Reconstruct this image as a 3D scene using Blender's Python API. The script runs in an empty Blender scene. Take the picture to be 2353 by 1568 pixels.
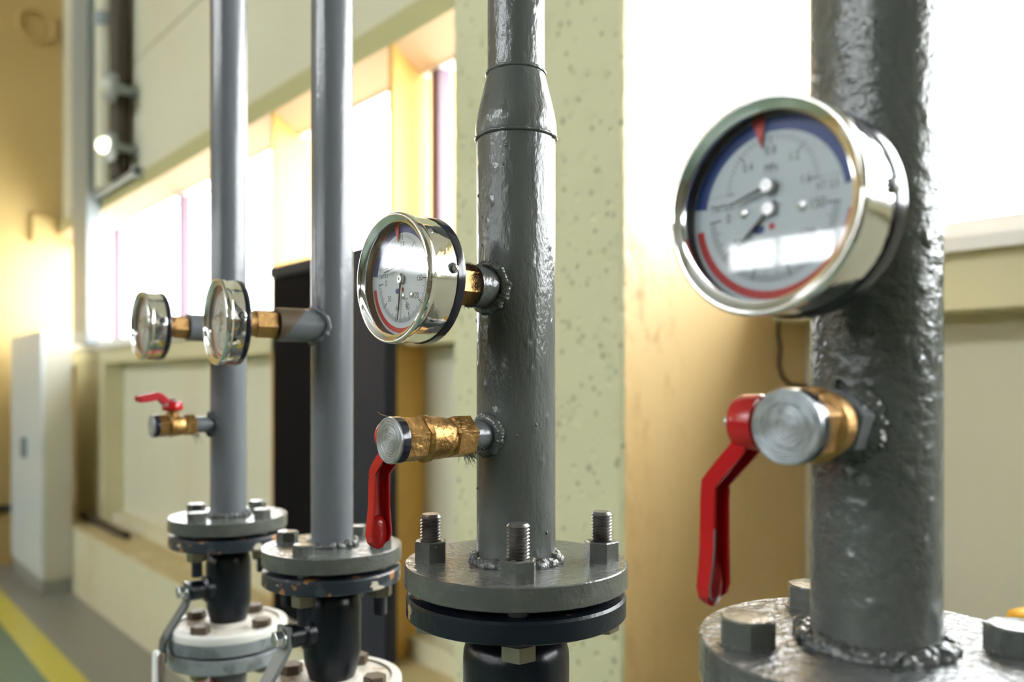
import bpy, bmesh, math, random
from mathutils import Vector, Matrix, noise as mnoise
PI = math.pi
rnd = random.Random(7)
C = bpy.context.scene.collection
EYE = 1.6
scn = bpy.context.scene

# ------------------------------------------------------------------ camera
FPX = 1850.0
cam_d = bpy.data.cameras.new('camera')
cam = bpy.data.objects.new('camera', cam_d); C.objects.link(cam)
cam_d.sensor_width = 36.0
cam_d.lens = FPX / 2353 * 36
cam_d.shift_y = 94 / 2353
cam_d.clip_start = 0.02
cam.location = (0, 0, EYE)
YAW = math.atan2(0.7501, 0.6613)
cam.rotation_euler = (PI / 2, 0, YAW)
cam_d.dof.use_dof = True
cam_d.dof.focus_distance = 0.55
cam_d.dof.aperture_fstop = 4.6
cam_d.dof.aperture_blades = 9
scn.camera = cam

# ------------------------------------------------------------------ world: bright overcast sky
wd = bpy.data.worlds.new('sky'); scn.world = wd; wd.use_nodes = True
bg = wd.node_tree.nodes['Background']
bg.inputs[0].default_value = (0.93, 0.97, 1.0, 1)
bg.inputs[1].default_value = 9.0
wd.cycles.sampling_method = 'MANUAL'; wd.cycles.sample_map_resolution = 64

# sun: low, soft, behind the window wall
scn.view_settings.view_transform = 'Standard'
scn.view_settings.look = 'None'
scn.view_settings.exposure = 1.12
scn.view_settings.gamma = 1.0
scn.view_settings.use_curve_mapping = False
cy = scn.cycles
cy.use_denoising = True
try: cy.denoiser = 'OPENIMAGEDENOISE'
except Exception: pass
cy.max_bounces = 10; cy.diffuse_bounces = 6; cy.glossy_bounces = 5
cy.transparent_max_bounces = 16; cy.transmission_bounces = 6
cy.caustics_reflective = False; cy.caustics_refractive = False
cy.sample_clamp_indirect = 12

# ------------------------------------------------------------------ materials
def mat(name, col=(0.5,)*3, rough=0.5, metal=0.0, spec=0.5, coat=0.0, bump=None, colvar=None, emit=None, coords='Object'):
    """bump: list of (kind, scale, zstretch, distance); colvar: list of (scale, zstretch, lo, hi, colour, kind)"""
    m = bpy.data.materials.new(name); m.use_nodes = True
    nt = m.node_tree; N = nt.nodes; L = nt.links
    b = N['Principled BSDF']
    b.inputs['Base Color'].default_value = (*col, 1)
    b.inputs['Roughness'].default_value = rough
    b.inputs['Metallic'].default_value = metal
    b.inputs['Specular IOR Level'].default_value = spec
    b.inputs['Coat Weight'].default_value = coat
    b.inputs['Coat Roughness'].default_value = 0.08
    tc = N.new('ShaderNodeTexCoord')
    def mapped(sc, st):
        mp = N.new('ShaderNodeMapping'); L.new(tc.outputs[coords], mp.inputs[0])
        if isinstance(st, (int, float)): st = (1, 1, st)
        mp.inputs['Scale'].default_value = (sc * st[0], sc * st[1], sc * st[2])
        return mp.outputs[0]
    def tex(kind, sc, st):
        v = mapped(sc, st)
        if kind == 'noise' or kind == 'fine':
            t = N.new('ShaderNodeTexNoise'); t.inputs['Scale'].default_value = 1
            t.inputs['Detail'].default_value = 3 if kind == 'noise' else 8
            L.new(v, t.inputs['Vector']); return t.outputs['Fac']
        if kind == 'dots':
            t = N.new('ShaderNodeTexVoronoi'); t.inputs['Scale'].default_value = 1
            L.new(v, t.inputs['Vector']); return t.outputs['Distance']
        t = N.new('ShaderNodeTexWave'); t.inputs['Scale'].default_value = 1; t.bands_direction = 'DIAGONAL'
        t.inputs['Distortion'].default_value = 6; t.inputs['Detail'].default_value = 2
        L.new(v, t.inputs['Vector']); return t.outputs['Fac']
    cur = None
    for (sc, st, lo, hi, c2, kind) in (colvar or []):
        f = tex(kind, sc, st)
        mr = N.new('ShaderNodeMapRange'); mr.inputs['From Min'].default_value = lo; mr.inputs['From Max'].default_value = hi
        mr.clamp = True; L.new(f, mr.inputs['Value'])
        mx = N.new('ShaderNodeMix'); mx.data_type = 'RGBA'
        L.new(mr.outputs[0], mx.inputs[0])
        if cur is None: mx.inputs[6].default_value = (*col, 1)
        else: L.new(cur, mx.inputs[6])
        mx.inputs[7].default_value = (*c2, 1)
        cur = mx.outputs[2]
    if cur is not None: L.new(cur, b.inputs['Base Color'])
    prev = None
    for (kind, sc, st, dist) in (bump or []):
        f = tex(kind, sc, st)
        if kind == 'dots':
            mr = N.new('ShaderNodeMapRange'); mr.inputs['From Min'].default_value = 0.0; mr.inputs['From Max'].default_value = 0.28
            mr.interpolation_type = 'SMOOTHSTEP'
            mr.inputs['To Min'].default_value = 1; mr.inputs['To Max'].default_value = 0
            L.new(f, mr.inputs['Value']); f = mr.outputs[0]
        bp = N.new('ShaderNodeBump'); bp.inputs['Distance'].default_value = abs(dist); bp.invert = dist < 0
        bp.inputs['Strength'].default_value = 1.0
        L.new(f, bp.inputs['Height'])
        if prev is not None: L.new(prev, bp.inputs['Normal'])
        prev = bp.outputs[0]
    if prev is not None:
        L.new(prev, b.inputs['Normal'])
        if coat: L.new(prev, b.inputs['Coat Normal'])
    if emit:
        b.inputs['Emission Color'].default_value = (*emit[0], 1); b.inputs['Emission Strength'].default_value = emit[1]
    return m

GREY = (0.098, 0.109, 0.106)
M = {}
M['paint'] = mat('glossy_grey_pipe_paint', GREY, 0.17, spec=0.6,
    bump=[('noise', 120, 0.3, 0.0011), ('fine', 420, 0.6, 0.00035), ('dots', 75, 0.7, 0.0005)],
    colvar=[(22, 0.5, 0.45, 0.75, (0.125, 0.133, 0.124), 'noise')])
M['paint_thick'] = mat('thick_runny_grey_pipe_paint', GREY, 0.14, spec=0.7,
    bump=[('noise', 110, (1, 1, 1.3), 0.0014), ('fine', 300, 0.8, 0.0006), ('dots', 60, 0.9, 0.0009)],
    colvar=[(22, 0.5, 0.45, 0.75, (0.125, 0.133, 0.124), 'noise')])
M['paint_smooth'] = mat('grey_pipe_paint_evenly_brushed', (0.150, 0.162, 0.178), 0.2, spec=0.55,  # slight blue tint stands in for bluish window reflections on the pipes
    bump=[('noise', 90, 0.25, 0.0005), ('fine', 300, 0.6, 0.0002)])
M['flange'] = mat('grey_flange_paint', (0.095, 0.103, 0.094), 0.2, spec=0.6,
    bump=[('noise', 110, 1, 0.0009), ('fine', 260, 1, 0.0004), ('dots', 110, 1, 0.0004)],
    colvar=[(60, 1, 0.5, 0.8, (0.13, 0.135, 0.12), 'fine')])
M['flange_rough'] = mat('lumpy_wet_grey_flange_paint', (0.10, 0.108, 0.108), 0.13, spec=0.8,
    bump=[('noise', 150, 1, 0.0022), ('fine', 330, 1, 0.0008)])
M['navy'] = mat('blue_black_valve_paint', (0.007, 0.012, 0.019), 0.33, spec=0.35,
    bump=[('fine', 160, 1, 0.0006)],
    colvar=[(38, 1, 0.62, 0.65, (0.42, 0.30, 0.16), 'fine')])
M['navy_body'] = mat('blue_black_valve_body_paint', (0.004, 0.007, 0.012), 0.28, spec=0.4,
    bump=[('fine', 120, 0.7, 0.0005)])
M['chipped'] = mat('chipped_blue_grey_flange_paint', (0.018, 0.026, 0.036), 0.38,
    bump=[('fine', 160, 1, 0.0007)],
    colvar=[(30, 1, 0.50, 0.64, (0.07, 0.085, 0.10), 'fine'), (55, 1, 0.58, 0.62, (0.40, 0.18, 0.07), 'fine'), (47, (1, 1, 1.7), 0.60, 0.63, (0.55, 0.50, 0.40), 'fine')])
M['old_white'] = mat('dirty_cream_flange_paint', (0.66, 0.62, 0.55), 0.4,
    bump=[('fine', 120, 1, 0.0006)],
    colvar=[(28, 1, 0.55, 0.66, (0.30, 0.20, 0.12), 'fine')])
M['white_band'] = mat('white_flange_paint', (0.72, 0.72, 0.68), 0.35, bump=[('fine', 120, 1, 0.0004)])
M['old_grey'] = mat('dull_grey_flange_paint', (0.27, 0.30, 0.31), 0.4,
    bump=[('fine', 90, 1, 0.0006)], colvar=[(40, 1, 0.5, 0.62, (0.16, 0.18, 0.19), 'fine')])
M['chrome'] = mat('polished_chrome', (0.80, 0.79, 0.77), 0.09, 1.0,
    bump=[('noise', 60, 1, 0.0006)])
M['chrome_bezel'] = mat('polished_chrome_bezel', (0.86, 0.86, 0.85), 0.07, 1.0)
M['zinc'] = mat('zinc_plated_steel', (0.62, 0.63, 0.64), 0.3, 1.0, bump=[('fine', 400, 1, 0.0002)])
M['steel_thread'] = mat('oiled_dark_steel_thread', (0.23, 0.22, 0.21), 0.34, 0.85,
    colvar=[(90, 1, 0.5, 0.7, (0.10, 0.085, 0.07), 'fine')])
M['brass'] = mat('brass', (0.56, 0.34, 0.13), 0.42, 1.0, bump=[('fine', 220, 1, 0.0012), ('noise', 90, 1, 0.0012)],
    colvar=[(55, 1, 0.42, 0.62, (0.30, 0.17, 0.06), 'fine')])
M['brass_dull'] = mat('dull_orange_brass', (0.58, 0.34, 0.13), 0.42, 0.8, bump=[('fine', 260, 1, 0.0005)],
    colvar=[(50, 1, 0.5, 0.66, (0.26, 0.15, 0.07), 'fine')])
M['dirty_nut'] = mat('grimy_brown_nut', (0.10, 0.075, 0.05), 0.5, 0.3)
M['primer'] = mat('brown_primer', (0.10, 0.07, 0.04), 0.4, bump=[('fine', 200, 1, .0004)])
M['nut_brass'] = mat('yellow_passivated_nut', (0.30, 0.28, 0.21), 0.3, 0.9, bump=[('fine', 300, 1, 0.0003)])
M['black_rubber'] = mat('black_enamel', (0.010, 0.011, 0.022), 0.16, spec=0.6)
M['dark_gap'] = mat('black_gasket', (0.008, 0.009, 0.010), 0.6)
M['red'] = mat('glossy_red_handle_paint', (0.50, 0.006, 0.010), 0.2, spec=0.6, bump=[('fine', 160, 1, 0.0004)],
    colvar=[(120, 1, 0.68, 0.72, (0.25, 0.22, 0.22), 'fine')])
M['red_worn'] = mat('faded_red_handle_paint', (0.50, 0.03, 0.04), 0.3, spec=0.5, bump=[('fine', 160, 1, 0.0004)])
M['bare_grey'] = mat('grey_paint_overspray', (0.30, 0.34, 0.38), 0.25)
M['dial'] = mat('white_dial_enamel', (0.50, 0.56, 0.61), 0.35)
M['print'] = mat('black_dial_ink', (0.015, 0.017, 0.022), 0.5)
M['blue'] = mat('blue_dial_ink', (0.008, 0.040, 0.20), 0.4)
M['dred'] = mat('red_dial_ink', (0.44, 0.015, 0.02), 0.4)
M['dark_ring'] = mat('dark_inner_ring', (0.012, 0.014, 0.02), 0.35)
M['fibre'] = mat('brown_hemp_fibre', (0.10, 0.06, 0.025), 0.8)
M['fibre_green'] = mat('grey_green_hemp_fibre', (0.10, 0.11, 0.08), 0.8)
M['sticker'] = mat('orange_red_sticker', (0.62, 0.09, 0.04), 0.5, colvar=[(900, (1, 0, 0), 0.5, 0.52, (0.7, 0.4, 0.3), 'noise')])
M['lever'] = mat('dark_grey_lever_paint', (0.06, 0.075, 0.085), 0.3, bump=[('fine', 140, 1, 0.0003)])
M['lever_grey'] = mat('grey_lever_paint', (0.17, 0.185, 0.185), 0.3, bump=[('fine', 140, 1, 0.0003)])

def cap_material():
    m = mat('turned_aluminium_plug', (0.50, 0.53, 0.56), 0.32, 0.75)
    nt = m.node_tree; N = nt.nodes; L = nt.links
    b = N['Principled BSDF']
    tc = N.new('ShaderNodeTexCoord')
    sp = N.new('ShaderNodeSeparateXYZ'); L.new(tc.outputs['Object'], sp.inputs[0])
    cb = N.new('ShaderNodeCombineXYZ'); L.new(sp.outputs['X'], cb.inputs[0]); L.new(sp.outputs['Z'], cb.inputs[1])
    ln = N.new('ShaderNodeVectorMath'); ln.operation = 'LENGTH'; L.new(cb.outputs[0], ln.inputs[0])
    at_ = N.new('ShaderNodeMath'); at_.operation = 'ARCTAN2'; L.new(sp.outputs['Z'], at_.inputs[0]); L.new(sp.outputs['X'], at_.inputs[1])
    r_ = N.new('ShaderNodeMath'); r_.operation = 'MULTIPLY'; r_.inputs[1].default_value = 1500; L.new(ln.outputs['Value'], r_.inputs[0])
    a_ = N.new('ShaderNodeMath'); a_.operation = 'MULTIPLY'; a_.inputs[1].default_value = 1.3; L.new(at_.outputs[0], a_.inputs[0])
    c2 = N.new('ShaderNodeCombineXYZ'); L.new(r_.outputs[0], c2.inputs[0]); L.new(a_.outputs[0], c2.inputs[1])
    w = N.new('ShaderNodeTexNoise'); w.inputs['Scale'].default_value = 1.0; w.inputs['Detail'].default_value = 5; L.new(c2.outputs[0], w.inputs['Vector'])
    rg = N.new('ShaderNodeMapRange'); rg.inputs['From Min'].default_value = .35; rg.inputs['From Max'].default_value = .65; L.new(w.outputs['Fac'], rg.inputs['Value'])
    bp = N.new('ShaderNodeBump'); bp.inputs['Distance'].default_value = 0.0006
    L.new(w.outputs['Fac'], bp.inputs['Height']); L.new(bp.outputs[0], b.inputs['Normal'])
    mx = N.new('ShaderNodeMix'); mx.data_type = 'RGBA'
    mx.inputs[6].default_value = (0.17, 0.19, 0.21, 1); mx.inputs[7].default_value = (0.50, 0.54, 0.57, 1)
    L.new(rg.outputs[0], mx.inputs[0]); L.new(mx.outputs[2], b.inputs['Base Color'])
    return m
M['plug'] = cap_material()

def glass_mat(name, tint=(1, 1, 1), rough=0.0, ior=1.45):
    m = bpy.data.materials.new(name); m.use_nodes = True
    nt = m.node_tree; N = nt.nodes; L = nt.links
    for n in list(N):
        if n.type != 'OUTPUT_MATERIAL': N.remove(n)
    out = [n for n in N if n.type == 'OUTPUT_MATERIAL'][0]
    t = N.new('ShaderNodeBsdfTransparent'); t.inputs[0].default_value = (*tint, 1)
    g = N.new('ShaderNodeBsdfGlossy'); g.inputs['Roughness'].default_value = rough
    lw = N.new('ShaderNodeLayerWeight'); lw.inputs['Blend'].default_value = 0.5
    pw = N.new('ShaderNodeMath'); pw.operation = 'POWER'; pw.inputs[1].default_value = 5; L.new(lw.outputs['Facing'], pw.inputs[0])
    f0 = ((ior - 1) / (ior + 1)) ** 2
    f = N.new('ShaderNodeMath'); f.operation = 'MULTIPLY_ADD'; f.inputs[1].default_value = 1 - f0; f.inputs[2].default_value = f0
    L.new(pw.outputs[0], f.inputs[0])
    mx = N.new('ShaderNodeMixShader')
    L.new(f.outputs[0], mx.inputs[0]); L.new(t.outputs[0], mx.inputs[1]); L.new(g.outputs[0], mx.inputs[2])
    L.new(mx.outputs[0], out.inputs[0])
    return m
M['window_glass'] = glass_mat('window_glass')
M['gauge_glass'] = glass_mat('gauge_glass', rough=0.02, ior=1.75)

CREAM = (0.72, 0.67, 0.43)
M['wall'] = mat('cream_wall_paint', CREAM, 0.55, spec=0.3,
    bump=[('fine', 6, 1, 0.004)], colvar=[(1.2, 1, 0.4, 0.75, (0.66, 0.60, 0.38), 'fine')])
M['wall_upper'] = mat('pale_green_grey_wall_paint', (0.72, 0.71, 0.56), 0.5, spec=0.3,
    colvar=[(0.9, 1, 0.4, 0.75, (0.66, 0.64, 0.48), 'fine')])
M['wall_beam'] = mat('olive_cream_beam_paint', (0.50, 0.48, 0.25), 0.5, spec=0.3, bump=[('fine', 12, 1, 0.003)])
M['wall_warm'] = mat('warm_yellow_wall_paint', (0.64, 0.46, 0.19), 0.5, spec=0.3,
    bump=[('fine', 6, 1, 0.003)], colvar=[(0.8, 1, 0.4, 0.75, (0.58, 0.41, 0.15), 'fine')])
M['panel'] = mat('pale_cream_panel_paint', (0.74, 0.72, 0.58), 0.45, spec=0.3,
    colvar=[(1.5, (1, 1, 0.2), 0.45, 0.8, (0.68, 0.64, 0.48), 'fine')])
M['pier'] = mat('pier_warm_light_tint', (0.72, 0.43, 0.12), 0.5)  # orange glow of the lit window reveals is put into the colour
M['soffit'] = mat('soffit_warm_light_tint', (0.70, 0.50, 0.32), 0.5)  # warm light on the underside is put into the colour
M['frame_warm'] = mat('frame_warm_shade_tint', (0.78, 0.56, 0.32), 0.45)  # warm shade on the bottom rail is put into its colour
M['sill'] = mat('white_sill_paint', (0.80, 0.80, 0.78), 0.35)
M['frame_white'] = mat('cream_window_frame_paint', (0.80, 0.74, 0.62), 0.4)
M['mullion'] = mat('purple_brown_window_frame', (0.13, 0.07, 0.10), 0.4)
M['ledge'] = mat('cream_ledge_paint', (0.72, 0.69, 0.50), 0.5, spec=0.3,
    colvar=[(2, 1, 0.5, 0.8, (0.62, 0.55, 0.34), 'fine')])
M['ledge_top'] = mat('dusty_tan_ledge_top', (0.58, 0.47, 0.25), 0.55, spec=0.3,
    colvar=[(5, 1, 0.5, 0.7, (0.66, 0.58, 0.38), 'fine')])
M['concrete'] = mat('pitted_cream_column_paint', (0.70, 0.69, 0.45), 0.5, spec=0.35,
    bump=[('dots', 28, 1, -0.004), ('fine', 30, 1, 0.002), ('dots', 11, 1, -0.004)],
    colvar=[(30, 1, 0.21, 0.07, (0.36, 0.36, 0.20), 'dots'), (19, (1, 1, .9), 0.17, 0.05, (0.34, 0.35, 0.20), 'dots'), (13, (1, 1, 0.8), 0.10, 0.03, (0.30, 0.33, 0.20), 'dots'), (2.2, 1, 0.55, 0.8, (0.52, 0.52, 0.30), 'fine')])
M['column_side'] = mat('smooth_column_side_warm_light_with_rust_stains', (0.76, 0.54, 0.27), 0.42, spec=0.35,  # warm light on this face is put into its base colour
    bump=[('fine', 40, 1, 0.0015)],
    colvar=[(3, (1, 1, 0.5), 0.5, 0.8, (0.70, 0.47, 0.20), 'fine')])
M['locker'] = mat('locker_bluish_light_tint', (0.62, 0.68, 0.72), 0.4)  # bluish light falling on the doors is put into their colour
M['locker_side'] = mat('warm_grey_locker_side_paint', (0.56, 0.54, 0.45), 0.45)
M['plinth'] = mat('grey_plinth_paint', (0.30, 0.31, 0.28), 0.5)
M['black_cab'] = mat('matt_black_cabinet_paint', (0.004, 0.004, 0.006), 0.7, spec=0.08)
M['slate'] = mat('slate_blue_cabinet_paint', (0.024, 0.028, 0.045), 0.45, spec=0.25)
M['hall_wall'] = mat('dark_olive_hall_wall_paint', (0.16, 0.15, 0.10), 0.6)
M['ceiling'] = mat('grey_ceiling_paint', (0.45, 0.45, 0.42), 0.7)
M['duct'] = mat('blue_grey_duct_paint', (0.30, 0.34, 0.35), 0.35)
M['cable'] = mat('dark_brown_cable', (0.06, 0.045, 0.03), 0.6)
M['lamp'] = mat('warm_white_lamp_glass', (0.8, 0.8, 0.7), 0.3, emit=((1.0, 0.97, 0.75), 1.8))
M['lamp_off'] = mat('frosted_lamp_glass', (0.72, 0.76, 0.68), 0.15)
M['yellow'] = mat('hazard_yellow_paint', (0.80, 0.42, 0.02), 0.4)
M['hazard_black'] = mat('hazard_black_paint', (0.02, 0.025, 0.03), 0.4)

def stained_side():
    m = M['column_side']; nt = m.node_tree; N = nt.nodes; L = nt.links
    b = N['Principled BSDF']
    src = b.inputs['Base Color'].links[0].from_socket
    tc = N.new('ShaderNodeTexCoord'); sx = N.new('ShaderNodeSeparateXYZ'); L.new(tc.outputs['Object'], sx.inputs[0])
    no = N.new('ShaderNodeTexNoise'); no.inputs['Scale'].default_value = 26; no.inputs['Detail'].default_value = 7
    mp = N.new('ShaderNodeMapping'); mp.inputs['Scale'].default_value = (1, 1, .6); L.new(tc.outputs['Object'], mp.inputs[0]); L.new(mp.outputs[0], no.inputs['Vector'])
    th = N.new('ShaderNodeMapRange'); th.inputs['From Min'].default_value = .52; th.inputs['From Max'].default_value = .68
    L.new(no.outputs['Fac'], th.inputs['Value'])
    fy = N.new('ShaderNodeMapRange'); fy.inputs['From Min'].default_value = 1.42; fy.inputs['From Max'].default_value = 1.19
    L.new(sx.outputs['Y'], fy.inputs['Value'])
    fz = N.new('ShaderNodeMapRange'); fz.inputs['From Min'].default_value = 2.15; fz.inputs['From Max'].default_value = 1.95
    L.new(sx.outputs['Z'], fz.inputs['Value'])
    m1 = N.new('ShaderNodeMath'); m1.operation = 'MULTIPLY'; L.new(th.outputs[0], m1.inputs[0]); L.new(fy.outputs[0], m1.inputs[1])
    m2 = N.new('ShaderNodeMath'); m2.operation = 'MULTIPLY'; L.new(m1.outputs[0], m2.inputs[0])
    fl_ = N.new('ShaderNodeMapRange'); fl_.inputs['From Min'].default_value = 1.45; fl_.inputs['From Max'].default_value = 1.68
    fl_.inputs['To Min'].default_value = .22; L.new(sx.outputs['Z'], fl_.inputs['Value'])
    m3 = N.new('ShaderNodeMath'); m3.operation = 'MULTIPLY'; L.new(fz.outputs[0], m3.inputs[0]); L.new(fl_.outputs[0], m3.inputs[1])
    L.new(m3.outputs[0], m2.inputs[1])
    mx = N.new('ShaderNodeMix'); mx.data_type = 'RGBA'; L.new(m2.outputs[0], mx.inputs[0]); L.new(src, mx.inputs[6])
    mx.inputs[7].default_value = (0.40, 0.22, 0.08, 1); L.new(mx.outputs[2], b.inputs['Base Color'])
stained_side()

def floor_mat():
    m = mat('painted_concrete_floor', (0.3, 0.3, 0.3), 0.3, spec=0.4, bump=[('fine', 8, 1, 0.002)])
    nt = m.node_tree; N = nt.nodes; L = nt.links; b = N['Principled BSDF']
    tc = N.new('ShaderNodeTexCoord'); sx = N.new('ShaderNodeSeparateXYZ'); L.new(tc.outputs['Object'], sx.inputs[0])
    def step(v):
        a = N.new('ShaderNodeMapRange'); a.inputs['From Min'].default_value = v - .004; a.inputs['From Max'].default_value = v + .004
        L.new(sx.outputs['Y'], a.inputs['Value']); return a.outputs[0]
    m1 = N.new('ShaderNodeMix'); m1.data_type = 'RGBA'; L.new(step(0.985), m1.inputs[0])
    m1.inputs[6].default_value = (0.155, 0.235, 0.18, 1); m1.inputs[7].default_value = (0.62, 0.56, 0.09, 1)
    m2 = N.new('ShaderNodeMix'); m2.data_type = 'RGBA'; L.new(step(1.146), m2.inputs[0])
    L.new(m1.outputs[2], m2.inputs[6]); m2.inputs[7].default_value = (0.26, 0.26, 0.24, 1)
    L.new(m2.outputs[2], b.inputs['Base Color'])
    return m
M['floor'] = floor_mat()

# ------------------------------------------------------------------ mesh helpers
class MB:
    def __init__(s): s.v = []; s.f = []; s.mi = []
    def add(s, vs, fs, mi=0, T=None):
        o = len(s.v)
        for v in vs:
            v = Vector(v)
            s.v.append(T @ v if T is not None else v)
        for f in fs: s.f.append([i + o for i in f]); s.mi.append(mi)
        return s
    def box(s, x0, x1, y0, y1, z0, z1, mi=0, T=None):
        vs = [(x, y, z) for x in (x0, x1) for y in (y0, y1) for z in (z0, z1)]
        return s.add(vs, [(0, 1, 3, 2), (4, 6, 7, 5), (0, 4, 5, 1), (2, 3, 7, 6), (0, 2, 6, 4), (1, 5, 7, 3)], mi, T)
    def lathe(s, prof, n=64, T=None, mi=0, jit=0, cap=True, seed=0, freq=1.0):
        """profile [(r, z)...] about z"""
        vs = []; fs = []
        for k, (r, z) in enumerate(prof):
            for i in range(n):
                a = 2 * PI * i / n
                rr = r
                if jit:
                    rr = r + jit * mnoise.noise(Vector((math.cos(a) * 3 * freq + seed, math.sin(a) * 3 * freq, k * 0.45 + seed)))
                vs.append((rr * math.cos(a), rr * math.sin(a), z))
        for k in range(len(prof) - 1):
            for i in range(n):
                j = (i + 1) % n
                fs.append((k * n + i, k * n + j, (k + 1) * n + j, (k + 1) * n + i))
        if cap:
            if prof[0][0] > 1e-6: fs.append(tuple(reversed(range(n))))
            if prof[-1][0] > 1e-6: fs.append(tuple(range((len(prof) - 1) * n, len(prof) * n)))
        return s.add(vs, fs, mi, T)
    def tube(s, pts, rad, n=12, closed=False, T=None, mi=0):
        P = [Vector(p) for p in pts]; m = len(P)
        R = rad if isinstance(rad, (list, tuple)) else [rad] * m
        vs = []; fs = []
        up = None
        for i in range(m):
            if closed: t = P[(i + 1) % m] - P[i - 1]
            else: t = P[min(i + 1, m - 1)] - P[max(i - 1, 0)]
            t.normalize()
            if up is None:
                up = Vector((0, 0, 1)) if abs(t.z) < .9 else Vector((1, 0, 0))
            x = up - t * up.dot(t)
            if x.length < 1e-6: x = t.orthogonal()
            x.normalize(); up = x; y = t.cross(x)
            for k in range(n):
                a = 2 * PI * k / n
                vs.append(P[i] + (x * math.cos(a) + y * math.sin(a)) * R[i])
        for i in range(m if closed else m - 1):
            j = (i + 1) % m
            for k in range(n):
                l = (k + 1) % n
                fs.append((i * n + k, i * n + l, j * n + l, j * n + k))
        if not closed:
            fs.append(tuple(reversed(range(n)))); fs.append(tuple(range((m - 1) * n, m * n)))
        return s.add(vs, fs, mi, T)
    def hexp(s, r, z0, z1, T=None, mi=0, ch=0.12, rot=0.0, top=True, bot=False):
        """hexagonal prism, r = corner radius, chamfered ends"""
        n = 6; rings = []
        c = r * ch
        if bot: rings += [(r * (1 - ch), z0), (r, z0 + c * .6)]
        else: rings += [(r, z0)]
        if top: rings += [(r, z1 - c * .6), (r * (1 - ch), z1)]
        else: rings += [(r, z1)]
        vs = [(rr * math.cos(rot + PI / 3 * i), rr * math.sin(rot + PI / 3 * i), z) for rr, z in rings for i in range(6)]
        fs = [(k * 6 + i, k * 6 + (i + 1) % 6, (k + 1) * 6 + (i + 1) % 6, (k + 1) * 6 + i) for k in range(len(rings) - 1) for i in range(6)]
        fs.append(tuple(reversed(range(6)))); fs.append(tuple(range((len(rings) - 1) * 6, len(rings) * 6)))
        return s.add(vs, fs, mi, T)
    def build(s, name, m, parent=None, smooth=35, loc=(0, 0, 0)):
        me = bpy.data.meshes.new(name)
        me.from_pydata([tuple(v) for v in s.v], [], s.f)
        ms = m if isinstance(m, (list, tuple)) else [m]
        for x in ms: me.materials.append(M[x] if isinstance(x, str) else x)
        me.polygons.foreach_set('material_index', s.mi)
        me.validate(); me.update()
        if smooth:
            me.shade_smooth(); me.set_sharp_from_angle(angle=math.radians(smooth))
        o = bpy.data.objects.new(name, me); C.objects.link(o)
        o.location = loc
        if parent is not None: o.parent = parent
        return o

OUT = Matrix.Rotation(PI / 2, 4, 'X')        # local z -> world -y (out of the wall)
LEFT = Matrix.Rotation(-PI / 2, 4, 'Y')      # local z -> -x
def Tr(x, y, z): return Matrix.Translation((x, y, z))
def tag(o, label, cat=None, group=None, kind=None):
    if label: o['label'] = label
    if cat: o['category'] = cat
    if group: o['group'] = group
    if kind: o['kind'] = kind
    return o
def thing(name, label, cat, loc, group=None, rz=0):
    o = bpy.data.objects.new(name, None); C.objects.link(o)
    o.location = loc; o.rotation_euler = (0, 0, rz); o.empty_display_size = .05
    return tag(o, label, cat, group)
def struct(name, mb, m, parent=None, smooth=0, label=None):
    o = mb.build(name, m, parent, smooth)
    if parent is None: o['kind'] = 'structure'
    if label: o['label'] = label
    return o

# ================================================================== THE ROOM
# x runs along the window wall, y into it, z up; the camera stands at x=0, y=0
XL, XR, YS, ZC = -8.2, 2.8, -9.8, 8.2
YB, YP, YR = 1.74, 1.78, 1.884      # beam face, upper wall face, pane plane
ZS, ZL, ZH = 1.948, 2.93, 2.835     # pane bottom, lintel underside, pane top
struct('floor', MB().box(XL - .3, XR + .3, YS - .3, 2.2, -.1, 0), 'floor')
struct('ceiling', MB().box(XL - .3, XR + .3, YS - .3, 2.2, ZC, ZC + .1), 'ceiling')

# window wall
m = MB(); m.box(XL, XR, 1.885, 2.15, 0, 1.78)
struct('wall_north_lower', m, 'panel')
m = MB(); m.box(XL, XR, YP, 2.15, 3.04, 3.878); m.box(XL, XR, YP + .012, 2.15, 3.878, 3.892); m.box(XL, XR, YP, 2.15, 3.892, ZC)
struct('wall_north_upper', m, 'wall_upper')
struct('trim_1', MB().box(XL, XR, YB, 2.15, ZL, 3.04), 'wall_beam', label='olive cream lintel beam above the windows')
m = MB(); m.add([(XL, YB + .001, ZL), (XR, YB + .001, ZL), (XR, YR - .013, ZH + .008), (XL, YR - .013, ZH + .008), (XL, YR - .013, ZL), (XR, YR - .013, ZL)],
      [(0, 3, 2, 1), (3, 4, 5, 2), (0, 1, 5, 4), (0, 4, 3), (1, 2, 5)])
struct('trim_5', m, 'soffit', label='sloping soffit above the window panes, warm light in its peach colour')
m = MB(); m.box(XL, XR, YB, 2.15, 1.745, 1.858)
struct('trim_2', m, 'wall', label='cream band beam under the window sill')
m = MB(); m.box(XL, XR, YB - .035, 1.90, 1.858, 1.886); m.box(XL, XR, YB - .02, 1.90, 1.886, 1.898)
m.box(XL, XR, YB + .01, 1.90, 1.898, 1.925)
struct('trim_3', m, 'sill', label='white painted window sill')
# fins between the windows
m = MB()
m.box(-3.773, -3.749, YB, 2.15, .507, ZL); struct('wall_north_pier', m, 'pier')
m = MB()
m.box(-2.711, -2.679, YB, 2.15, .507, ZL); struct('wall_north_pier.001', m, 'pier')
m = MB(); m.box(-7.55, -6.72, YB, 1.95, .507, 1.75); struct('wall_north_pilaster', m, 'wall')

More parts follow.
